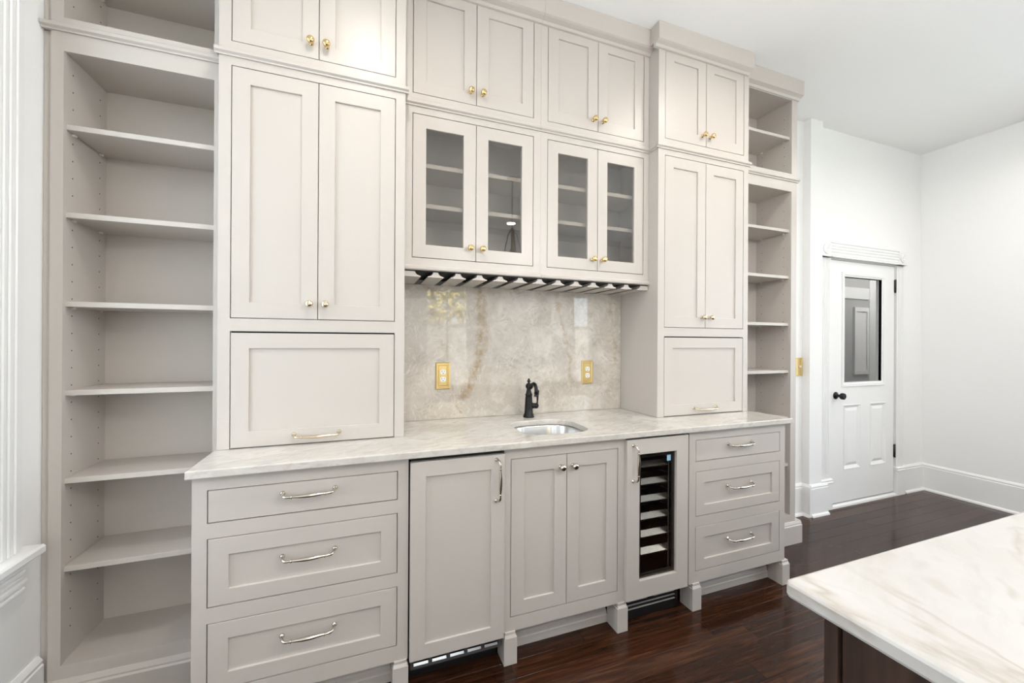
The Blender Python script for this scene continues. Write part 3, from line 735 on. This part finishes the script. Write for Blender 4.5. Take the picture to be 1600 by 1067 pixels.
def rounded(pts_r, seg=6):
    """polygon with rounded corners: (x,y,r)"""
    out = []; n = len(pts_r)
    for i in range(n):
        p = Vector(pts_r[i][:2]); r = pts_r[i][2]; a = Vector(pts_r[i-1][:2]); b = Vector(pts_r[(i+1) % n][:2])
        if r <= 0: out.append(tuple(p)); continue
        u = (a-p).normalized(); w = (b-p).normalized(); ang = u.angle(w); t = r/math.tan(ang/2)
        cc = p+(u+w).normalized()*(r/math.sin(ang/2)); s = p+u*t-cc; e = p+w*t-cc
        a0 = math.atan2(s.y, s.x); da = math.atan2(e.y, e.x)-a0
        while da > math.pi: da -= 2*math.pi
        while da < -math.pi: da += 2*math.pi
        for k in range(seg+1): out.append((cc.x+r*math.cos(a0+da*k/seg), cc.y+r*math.sin(a0+da*k/seg)))
    return out

def slab(name, outer, hole, z0, z1, mat, ease=0.004):
    bm = bmesh.new()
    def lp(pts): 
        vs = [bm.verts.new((x, y, z1)) for x, y in pts]; return [bm.edges.new((vs[i], vs[(i+1) % len(vs)])) for i in range(len(vs))]
    es = lp(outer)
    if hole: es += lp(hole)
    bmesh.ops.triangle_fill(bm, use_beauty=True, use_dissolve=False, edges=es)
    bmesh.ops.recalc_face_normals(bm, faces=bm.faces)
    top = list(bm.faces)
    if top[0].normal.z < 0: bmesh.ops.reverse_faces(bm, faces=top)
    ex = bmesh.ops.extrude_face_region(bm, geom=top)
    low = [v for v in ex['geom'] if isinstance(v, bmesh.types.BMVert)]
    for v in low: v.co.z = z0
    bmesh.ops.recalc_face_normals(bm, faces=bm.faces)
    rim = [e for e in bm.edges if len(e.link_faces) == 2 and abs(e.link_faces[0].normal.dot(e.link_faces[1].normal)) < 0.2 and abs(e.verts[0].co.z-e.verts[1].co.z) < 1e-6]
    bmesh.ops.bevel(bm, geom=rim, offset=ease, segments=2, affect='EDGES', profile=0.5)
    xs = [v.co.x for v in bm.verts]; ys = [v.co.y for v in bm.verts]; org = Vector(((min(xs)+max(xs))/2, (min(ys)+max(ys))/2, z0))
    bmesh.ops.translate(bm, verts=bm.verts, vec=-org)
    me = bpy.data.meshes.new(name); bm.to_mesh(me); bm.free(); me.materials.append(mat)
    o = bpy.data.objects.new(name, me); C.objects.link(o); o.location = org; o['_org'] = tuple(org); return o
CF = -0.5969
outer = [(-0.5254, CF), (2.2355, CF), (2.2355, -0.3370), (2.2055, -0.3370), (2.2055, -0.0005), (-0.5135, -0.0005), (-0.5135, -0.3370), (-0.5254, -0.3370)]
SINK = rounded([(0.690, -0.505, 0.10), (1.030, -0.505, 0.10), (1.030, -0.185, 0.11), (0.690, -0.185, 0.11)], 8)
counter = slab('countertop', outer, SINK, CB, CT, COUNTER)
tag(counter, 'pale veined quartzite countertop along the wall with an undermount sink', 'countertop')

sk = thing('sink', (0.86, -0.345, CB-0.19), 'small stainless steel undermount sink set into the wall counter', 'sink')
def off(pts, d):
    cx_, cy_ = 0.86, -0.345; out = []
    for x, y in pts:
        v = Vector((x-cx_, y-cy_)); l = v.length; v = v*((l+d)/l); out.append((cx_+v.x, cy_+v.y))
    return out
lv = [(0.030, CB-0.0015), (-0.002, CB-0.0015), (-0.004, CB-0.006), (-0.010, CB-0.120), (-0.022, CB-0.150), (-0.055, CB-0.163), (-0.11, CB-0.168)]
mb = MB(); lp = [[(x, y, z) for x, y in off(SINK, d)] for d, z in lv]; mb.loops(lp); n = len(SINK)
mb.add(lp[-1], [tuple(range(n))]); mb.s = [True]*len(mb.s)
bowl = mb.build('bowl', STEEL, sk)
MB().lathe([(0.045, 0), (0.045, 0.003), (0.036, 0.004), (0.030, -0.004), (0.0005, -0.004)], (0.86, -0.345, CB-0.1675), (0, 0, 1), 24).build('drain', NICKEL, sk)

FX, FY = 0.862, -0.09
fc = thing('faucet', (FX, FY, CT), 'black bronze bar faucet with hooked spout behind the small sink', 'faucet')
MB().lathe([(0.031, 0.0), (0.031, 0.006), (0.0275, 0.009), (0.0285, 0.014), (0.0245, 0.020), (0.0225, 0.050), (0.0195, 0.105), (0.0180, 0.118), (0.0200, 0.122), (0.0200, 0.127), (0.0165, 0.130), (0.0125, 0.148), (0.0115, 0.156), (0.0150, 0.160)], (FX, FY, CT), (0, 0, 1), 20).build('column', BRONZE, fc)
MB().lathe([(0.0145, 0.158), (0.0175, 0.166), (0.0180, 0.173), (0.0150, 0.182), (0.0070, 0.188), (0.0060, 0.193), (0.0105, 0.197), (0.0115, 0.200), (0.0060, 0.204), (0.0050, 0.207), (0.0075, 0.210), (0.0030, 0.213)], (FX, FY, CT), (0, 0, 1), 18).build('finial', BRONZE, fc)
pts = [(FX, FY, CT+0.168), (FX, FY-0.020, CT+0.164), (FX, FY-0.036, CT+0.172), (FX, FY-0.052, CT+0.186), (FX, FY-0.070, CT+0.192), (FX, FY-0.088, CT+0.186), (FX, FY-0.099, CT+0.172), (FX, FY-0.103, CT+0.156), (FX, FY-0.103, CT+0.146)]
MB().tube(pts, [0.011, 0.0115, 0.0105, 0.0095, 0.0092, 0.0092, 0.0095, 0.010, 0.010], 14).build('spout', BRONZE, fc)
MB().lathe([(0.0100, 0.0), (0.0128, 0.001), (0.0128, 0.004), (0.0108, 0.006), (0.0112, 0.017), (0.0128, 0.018), (0.0128, 0.021), (0.0090, 0.022)], (FX, FY-0.103, CT+0.148), (0, 0, -1), 16).build('nozzle', BRONZE, fc)
MB().lathe([(0.0110, 0.012), (0.0165, 0.020), (0.0165, 0.024), (0.0145, 0.028), (0.0150, 0.040), (0.0165, 0.043), (0.0120, 0.052), (0.0040, 0.056)], (FX, FY, CT+0.062), (1, -0.25, 0), 16).build('valve_barrel', BRONZE, fc)
hb = Vector((FX+0.045, FY-0.012, CT+0.066))
MB().tube([hb, hb+Vector((0.002, 0, 0.018)), hb+Vector((0.003, 0, 0.05)), hb+Vector((0.003, -0.002, 0.078)), hb+Vector((0.003, -0.003, 0.084))], [0.0045, 0.0042, 0.0065, 0.0085, 0.004], 12).build('lever', BRONZE, fc)

# ------------------------------------------------------------------ outlets and switch
def outlet(cx, lab):
    o = thing('wall_outlet', (cx, 0, 1.0865), lab, 'outlet', 'brass outlets on the backsplash')
    z0, z1, hw = 1.0865, 1.2285, 0.039
    q = MB(); lps = []
    for g, d in ((0, 0.0), (0.0, 0.004), (0.004, 0.0065), (0.0085, 0.0065), (0.0105, 0.0045), (0.015, 0.0045), (0.017, 0.0062), (0.0185, 0.0040)):
        lps.append(rect(cx-hw+g, cx+hw-g, z0+g, z1-g, -d-0.0005))
    q.loops(lps); q.add(lps[-1], [(0, 1, 2, 3)]); q.build('cover_plate', PLATE, o)
    for zc in (1.1775, 1.1385):
        q = MB(); pr = []
        for k in range(24):
            a = 2*math.pi*k/24; pr.append((cx+max(-0.0150, min(0.0150, 0.0172*math.cos(a))), zc+0.0145*math.sin(a)*0.98))
        q.prism(pr, 'y', -0.0085, -0.003); r = q.build('receptacle', IVORY, o)
        q = MB(); q.box(cx-0.0072, cx-0.0052, -0.0089, -0.008, zc-0.001, zc+0.008); q.box(cx+0.0052, cx+0.0070, -0.0089, -0.008, zc, zc+0.007)
        q.lathe([(0.0026, 0), (0.0026, 0.0005)], (cx, -0.0085, zc-0.0075), (0, -1, 0), 10, False); q.build('slots', DARK, r)
    MB().lathe([(0.0032, 0), (0.0032, 0.001), (0.001, 0.0016)], (cx, -0.0044, 1.158), (0, -1, 0), 12).build('screw', PLATE, o)
outlet(0.4015, 'brass duplex outlet on the backsplash near the left tall cabinet')
outlet(1.2840, 'brass duplex outlet on the backsplash right of the faucet')
sw = thing('light_switch', (3.203, YB, 1.086), 'brass light switch plate on the white wall beside the right bookcase', 'switch')
q = MB(); lps = []
for g, d in ((0, 0.0), (0.0, 0.004), (0.004, 0.0065), (0.0085, 0.0065), (0.0105, 0.0045), (0.018, 0.0045)):
    lps.append(rect(3.165+g, 3.241-g, 1.086+g, 1.228-g, YB-d-0.0005))
q.loops(lps); q.add(lps[-1], [(0, 1, 2, 3)]); q.build('cover_plate', PLATE, sw)
MB().box(3.198, 3.208, YB-0.018, YB-0.004, 1.150, 1.166, 0.002).build('toggle', IVORY, sw)

# ------------------------------------------------------------------ base cabinets
def foot(par, x0, x1):
    q = MB(); y0 = B-0.012
    q.box(x0, x1, y0, -0.495, 0.0005, 0.112, 0.0008)
    q.prism([(y0+0.0, 0.112), (y0+0.006, 0.122), (-0.50, 0.122), (-0.50, 0.112)], 'x', x0+0.004, x1-0.004)
    q.box(x0+0.006, x1-0.006, y0+0.006, -0.50, 0.118, 0.133, 0.001)
    return q.build('foot', CAB, par)
def toe_board(par, x0, x1):
    MB().prism([(-0.47, 0.0005), (-0.495, 0.0005), (-0.495, 0.034), (-0.491, 0.038), (-0.489, 0.052), (-0.482, 0.060), (-0.478, 0.075), (-0.478, 0.1), (-0.47, 0.1)], 'x', x0, x1).build('toe_board', CAB, par)
def drawer_cabinet(x0, x1, d0, d1, feet, lab):
    c = thing('drawer_cabinet', ((x0+x1)/2, B/2, 0), lab, 'cabinet', 'three drawer base cabinets at the ends of the counter')
    MB().box(x0, min(x1, 2.2065), B+0.0215, -0.02, 0.131, CB-0.0005).build('body', CAB, c)
    f = MB(); y1 = B+0.0215
    f.box(x0, d0, B, y1, 0.131, CB-0.0008); f.box(d1, x1, B, y1, 0.131, CB-0.0008)
    for (a, b_) in ((0.131, 0.1893), (0.4137, 0.4642), (0.6911, 0.7407), (0.8506, CB-0.0008)): f.box(d0, d1, B, y1, a, b_)
    f.build('face_frame', CAB, c); mid = (d0+d1)/2
    d = MB().box(d0+G, d1-G, B, B+0.02, 0.7407+G, 0.8506-G, 0.0012).build('drawer', CAB, c); part_copy(PULL_NICKEL, 'pull', d, (mid, B, 0.8145))
    for (a, b_, pz) in ((0.4642, 0.6911, 0.5965), (0.1893, 0.4137, 0.3225)):
        d = shaker(c, d0+G, d1-G, a+G, b_-G, B, name='drawer', fw=0.0575, bot=0.0515); part_copy(PULL_NICKEL, 'pull', d, (mid, B, pz))
    for (a, b_) in feet: foot(c, a, b_)
    toe_board(c, feet[0][1], feet[1][0])
drawer_cabinet(-0.5152, 0.1660, -0.4741, 0.1267, ((-0.5150, -0.466), (0.110, 0.1675)), 'three drawer greige base cabinet at the left end of the counter')
drawer_cabinet(1.5310, 2.2130, 1.5731, 2.1733, ((1.5458, 1.6030), (2.1815, 2.2400)), 'three drawer greige base cabinet at the right end of the counter')

sb = thing('sink_cabinet', (0.8535, B/2, 0), 'two door greige base cabinet under the sink', 'cabinet')
SX0, SX1, e0, e1, ez0, ez1 = 0.5535, 1.1530, 0.5815, 1.1110, 0.1885, 0.8510
q = MB(); q.box(SX0, SX0+0.018, B+0.0215, -0.02, 0.131, CB-0.0005); q.box(SX1-0.018, SX1, B+0.0215, -0.02, 0.131, CB-0.0005); q.box(SX0+0.018, SX1-0.018, -0.03, -0.02, 0.131, CB-0.0005); q.box(SX0+0.018, SX1-0.018, B+0.0215, -0.03, 0.131, 0.149)
q.build('body', CAB, sb)
q = MB(); q.box(SX0, e0, B, B+0.0215, 0.131, CB-0.0008); q.box(e1, SX1, B, B+0.0215, 0.131, CB-0.0008); q.box(e0, e1, B, B+0.0215, 0.131, ez0); q.box(e0, e1, B, B+0.0215, ez1, CB-0.0008)
q.build('face_frame', CAB, sb); em = (e0+e1)/2-0.001
for (a, b_, kx) in ((e0+G, em-G/2, em-0.031), (em+G/2, e1-G, em+0.030)):
    d = shaker(sb, a, b_, ez0+G, ez1-G, B, fw=0.0595); part_copy(KNOB_NICKEL, 'knob', d, (kx, B, 0.797))
for (a, b_) in ((0.5520, 0.6095), (1.1045, 1.1612)): foot(sb, a, b_)
toe_board(sb, 0.6095, 1.1045)

# panel-front dishwasher
dw = thing('dishwasher', (0.361, -0.30, 0), 'panel fronted dishwasher left of the sink cabinet with steel vent below', 'dishwasher')
MB().box(0.1750, 0.5470, B+0.004, -0.03, 0.125, 0.885).build('tub_housing', DARK, dw)
d = shaker(dw, 0.1715, 0.5480, 0.1265, 0.8800, PANEL, name='door', fw=0.0575, th=0.0235); part_copy(PULL_NICKEL, 'pull', d, (0.5125, PANEL, 0.7785), TURN)
MB().box(0.1765, 0.5450, -0.50, -0.04, 0.001, 0.124).build('kick_plate', BLACK, dw)
g = MB(); gy = -0.560
g.box(0.1765, 0.5450, gy, gy+0.012, 0.074, 0.084); g.box(0.1765, 0.5450, gy, gy+0.012, 0.104, 0.124)
for k in range(6): xg = 0.1765+k*(0.5450-0.1765-0.012)/5; g.box(xg, xg+0.012, gy, gy+0.012, 0.084, 0.104)
gr = g.build('vent_frame', paint('graphite_trim', (0.08, 0.08, 0.082, 1), 0.35, 0.02, 0.0), dw)
for k in range(5):
    xg = 0.1885+k*(0.5450-0.1765-0.012)/5; MB().prism([(gy+0.001, 0.085), (gy+0.006, 0.0925), (gy+0.009, 0.0925), (gy+0.005, 0.085)], 'x', xg+0.002, xg+0.0573).build('louvre', STEEL, gr)

# wine cooler
wc = thing('wine_cooler', (1.327, -0.30, 0), 'built-in wine cooler with glass door and steel fronted racks', 'wine cooler')
q = MB(); q.box(1.168, 1.180, B+0.003, -0.04, 0.13, 0.885); q.box(1.498, 1.510, B+0.003, -0.04, 0.13, 0.885); q.box(1.180, 1.498, -0.06, -0.04, 0.13, 0.885); q.box(1.180, 1.498, B+0.003, -0.06, 0.13, 0.15); q.box(1.180, 1.498, B+0.003, -0.06, 0.865, 0.885)
q.build('cabinet_shell', BLACK, wc)
mb = MB(); ring(mb, 1.1465, 1.5075, 0.1395, 0.8870, PANEL, fw=0.0715, th=0.0200, bot=0.085); d = mb.build('door', CAB, wc)
MB().box(1.214, 1.440, PANEL+0.012, PANEL+0.016, 0.220, 0.820).build('pane', WINEGLASS, d)
part_copy(PULL_NICKEL, 'pull', d, (1.1800, PANEL, 0.7790), (0, -math.pi/2, 0))
bd = MB(); ring(bd, 1.218-0.01, 1.436+0.012, 0.215, 0.825, PANEL+0.0168, fw=0.030, th=0.006); bd.build('gasket', BLACK, d)
bd = MB(); ring(bd, 1.235, 1.408, 0.240, 0.80, PANEL+0.0230, fw=0.004, th=0.002, c=0.0004); bd.build('inner_trim', paint('grey_gasket', (0.10, 0.095, 0.09, 1), 0.4, 0.02, 0), d)
for z in (0.768, 0.683, 0.600, 0.516, 0.432, 0.349):
    r = MB().prism([(B+0.008, z-0.026), (B+0.008, z-0.021), (B+0.030, z), (B+0.034, z), (B+0.034, z-0.026)], 'x', 1.185, 1.420).build('rack_front', STEEL, wc)
    q = MB(); q.box(1.183, 1.187, B+0.03, -0.08, z-0.024, z-0.016); q.box(1.491, 1.495, B+0.03, -0.08, z-0.024, z-0.016)
    for k in range(5): q.box(1.187, 1.491, B+0.06+k*0.09, B+0.064+k*0.09, z-0.022, z-0.018)
    q.build('rack_wires', STEEL, r)
MB().box(1.386, 1.408, PANEL+0.0110, PANEL+0.0118, 0.768, 0.796).build('energy_sticker', paint('pale_blue_sticker', srgb(150, 190, 215), 0.4, 0.02, 0), d)
VENT = paint('lit_vent_edge', (0.5, 0.49, 0.47, 1), 0.4, 0.02, 0.0)  # pale colour paints in the light caught on the vent edges
kp = MB().box(1.170, 1.508, -0.520, -0.50, 0.003, 0.128).build('kick_plate', BLACK, wc)
for (a, b_, z) in ((1.20, 1.315, 0.0885), (1.355, 1.48, 0.0885), (1.20, 1.485, 0.0695), (1.20, 1.485, 0.0500)):
    MB().box(a, b_, -0.5260, -0.5195, z, z+0.0030).build('vent_line', VENT, kp)
MB().lathe([(0.008, 0), (0.008, 0.004), (0.005, 0.006), (0.0005, 0.006)], (1.335, -0.52, 0.095), (0, -1, 0), 14).build('lock', NICKEL, kp)

# ------------------------------------------------------------------ island
it = slab('island_countertop', rounded([(0.697, -3.05, 0.012), (2.75, -3.05, 0.012), (2.75, -1.646, 0.012), (0.697, -1.646, 0.012)], 4), None, 0.8975, CT+0.001, ISLAND_TOP, 0.006)
tag(it, 'white island countertop with beige veins in the right foreground', 'countertop')
isl = thing('kitchen_island', (1.725, -2.35, 0), 'dark stained wood island base under the foreground countertop', 'island')
IX0, IX1, IY0, IY1 = 0.762, 2.685, -2.99, -1.672
MB().box(IX0+0.012, IX1-0.012, IY0+0.012, IY1-0.012, 0.08, 0.897).build('body', ISLAND_WOOD, isl)
for (x, y) in ((IX0, IY1-0.022), (IX0, IY0), (IX1-0.022, IY1-0.022), (IX1-0.022, IY0)):
    MB().box(x, x+0.022, y, y+0.022, 0.001, 0.897, 0.001).build('corner_post', ISLAND_WOOD, isl)
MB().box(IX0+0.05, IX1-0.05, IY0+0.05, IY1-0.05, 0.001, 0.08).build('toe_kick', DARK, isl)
for (y0_, y1_) in ((-2.98, -2.36), (-2.34, -1.70)):
    q = MB(); lps = [[(IX0+d_, y0_+g_, 0.10+g_), (IX0+d_, y1_-g_, 0.10+g_), (IX0+d_, y1_-g_, 0.88-g_), (IX0+d_, y0_+g_, 0.88-g_)] for g_, d_ in ((0, 0.012), (0.0, 0.004), (0.07, 0.004), (0.07, 0.011))]
    q.loops(lps); q.add(lps[-1], [(0, 1, 2, 3)]); q.build('end_panel', ISLAND_WOOD, isl)

# ------------------------------------------------------------------ ceiling lights
LAB = {(0, 0): 'recessed ceiling downlight above the left tall cabinet', (1, 0): 'recessed ceiling downlight above the right tall cabinet', (2, 0): 'recessed ceiling downlight in front of the hall door',
       (0, 1): 'recessed ceiling downlight behind the camera at left', (1, 1): 'recessed ceiling downlight mirrored in the glass cabinet doors', (0, 2): 'unseen downlight added for fill between the two left wall windows', (2, 2): 'unseen downlight added for fill beside the wide right wall window'}
lens = MB().lathe([(0.062, 0.0), (0.062, 0.002), (0.03, 0.0035), (0.0005, 0.004)], (0, 0, 0), (0, 0, -1), 24).mesh('lens', CAN_EM)
trimr = MB().lathe([(0.088, 0.0), (0.088, 0.003), (0.080, 0.006), (0.066, 0.006), (0.063, 0.0005)], (0, 0, 0), (0, 0, -1), 28).mesh('trim_ring', TRIM)
for i, x in enumerate((0.03, 2.03, 4.03)):
    for j, y in enumerate((-1.10, -3.90, -2.50)):  # last row is unseen, added to fill base cabinets and ceiling
        if (i, j) in ((1, 2), (2, 1)): continue
        t_ = thing('recessed_downlight', (x, y, CEIL), LAB[(i, j)], 'ceiling light', 'recessed downlights')
        part_copy(trimr, 'trim_ring', t_, (x, y, CEIL-0.0005)); part_copy(lens, 'lens', t_, (x, y, CEIL-0.002))
        l = bpy.data.lights.new('downlight_beam', 'AREA'); l.shape = 'DISK'; l.size = 0.12; l.energy = CAN_W; l.color = (1.0, 0.935, 0.845); l.spread = math.radians(160)
        lo = bpy.data.objects.new('downlight_beam', l); C.objects.link(lo); lo.location = (x, y, CEIL-0.012)
ch = thing('chandelier', (1.49, -2.39, CEIL), 'bronze chandelier on a chain mirrored in the glass cabinet door', 'chandelier')
cx, cyy = 1.49, -2.39
MB().lathe([(0.062, 0.0), (0.062, 0.006), (0.045, 0.018), (0.015, 0.026), (0.006, 0.040)], (cx, cyy, CEIL-0.0005), (0, 0, -1), 20).build('canopy', BRONZE2, ch)
q = MB(); z = CEIL-0.04
k = 0
while z > 2.56:
    pts = []
    for s in range(13):
        a = 2*math.pi*s/12; d = 0.009*math.sin(a); pts.append((cx+(d if k % 2 else 0), cyy+(0 if k % 2 else d), z-0.017+0.017*math.cos(a)))
    q.tube(pts, 0.0022, 6); z -= 0.028; k += 1
q.build('chain', BRONZE2, ch)
MB().lathe([(0.004, 0), (0.012, 0.01), (0.030, 0.025), (0.030, 0.035), (0.012, 0.05), (0.010, 0.22), (0.028, 0.25), (0.032, 0.27), (0.012, 0.31), (0.003, 0.33)], (cx, cyy, 2.56), (0, 0, -1), 16).build('stem', BRONZE2, ch)
for s in range(5):
    a = 2*math.pi*s/5+0.3; ca, sa = math.cos(a), math.sin(a)
    pts = [(cx+ca*r, cyy+sa*r, z) for r, z in ((0.012, 2.52), (0.05, 2.49), (0.08, 2.38), (0.12, 2.22), (0.18, 2.12), (0.25, 2.10), (0.285, 2.14))]
    arm = MB().tube(pts, 0.006, 8).build('arm', BRONZE2, ch)
    MB().lathe([(0.003, 0.0), (0.026, 0.006), (0.030, 0.012), (0.012, 0.016), (0.011, 0.075)], (cx+ca*0.285, cyy+sa*0.285, 2.135), (0, 0, 1), 12).build('candle_cup', BRONZE2, arm)
    MB().lathe([(0.008, 0.0), (0.015, 0.015), (0.016, 0.028), (0.009, 0.050), (0.001, 0.062)], (cx+ca*0.285, cyy+sa*0.285, 2.21), (0, 0, 1), 12).build('bulb', BULB_EM, arm)

# autumn tree outside the windows, seen mirrored in the backsplash
tr = thing('autumn_tree', (2.6, -13.6, -0.35), 'yellow autumn tree outside mirrored in the polished backsplash', 'tree')
bark = paint('bark', (0.10, 0.075, 0.055, 1), 0.9, 0.2, 0.3, 20)
leafm = paint('yellow_leaves', (0.78, 0.64, 0.20, 1), 0.8, 0.25, 0.0, 2.5)
MB().tube([(2.6, -13.6, -0.4), (2.65, -13.6, 1.2), (2.5, -13.5, 2.6), (2.7, -13.6, 4.2)], [0.22, 0.17, 0.13, 0.05], 10).build('trunk', bark, tr)
q = MB()
for k in range(7):
    a = k*0.9; z0 = 1.6+k*0.3
    q.tube([(2.58, -13.55, z0), (2.58+0.7*math.cos(a), -13.55+0.7*math.sin(a), z0+0.7), (2.58+1.6*math.cos(a), -13.55+1.6*math.sin(a), z0+1.2)], [0.07, 0.045, 0.015], 6)
q.build('branches', bark, tr)
q = MB()
for k in range(2600):
    while True:
        p = Vector((rnd.uniform(-1, 1), rnd.uniform(-1, 1), rnd.uniform(-1, 1)))
        if 0.3 < p.length < 1: break
    c_ = Vector((2.6+p.x*2.4, -13.6+p.y*1.8, 3.7+p.z*2.1)); e1 = Vector((rnd.uniform(-1, 1), rnd.uniform(-1, 1), rnd.uniform(-1, 1))).normalized(); e2 = e1.orthogonal().normalized(); s_ = rnd.uniform(0.06, 0.14)
    q.add([c_-e1*s_, c_+e2*s_*0.6, c_+e1*s_, c_-e2*s_*0.6], [(0, 1, 2, 3)])
o = q.build('foliage', leafm, tr); o['kind'] = 'stuff'

for o in scene.objects:
    if '_org' in o: del o['_org']
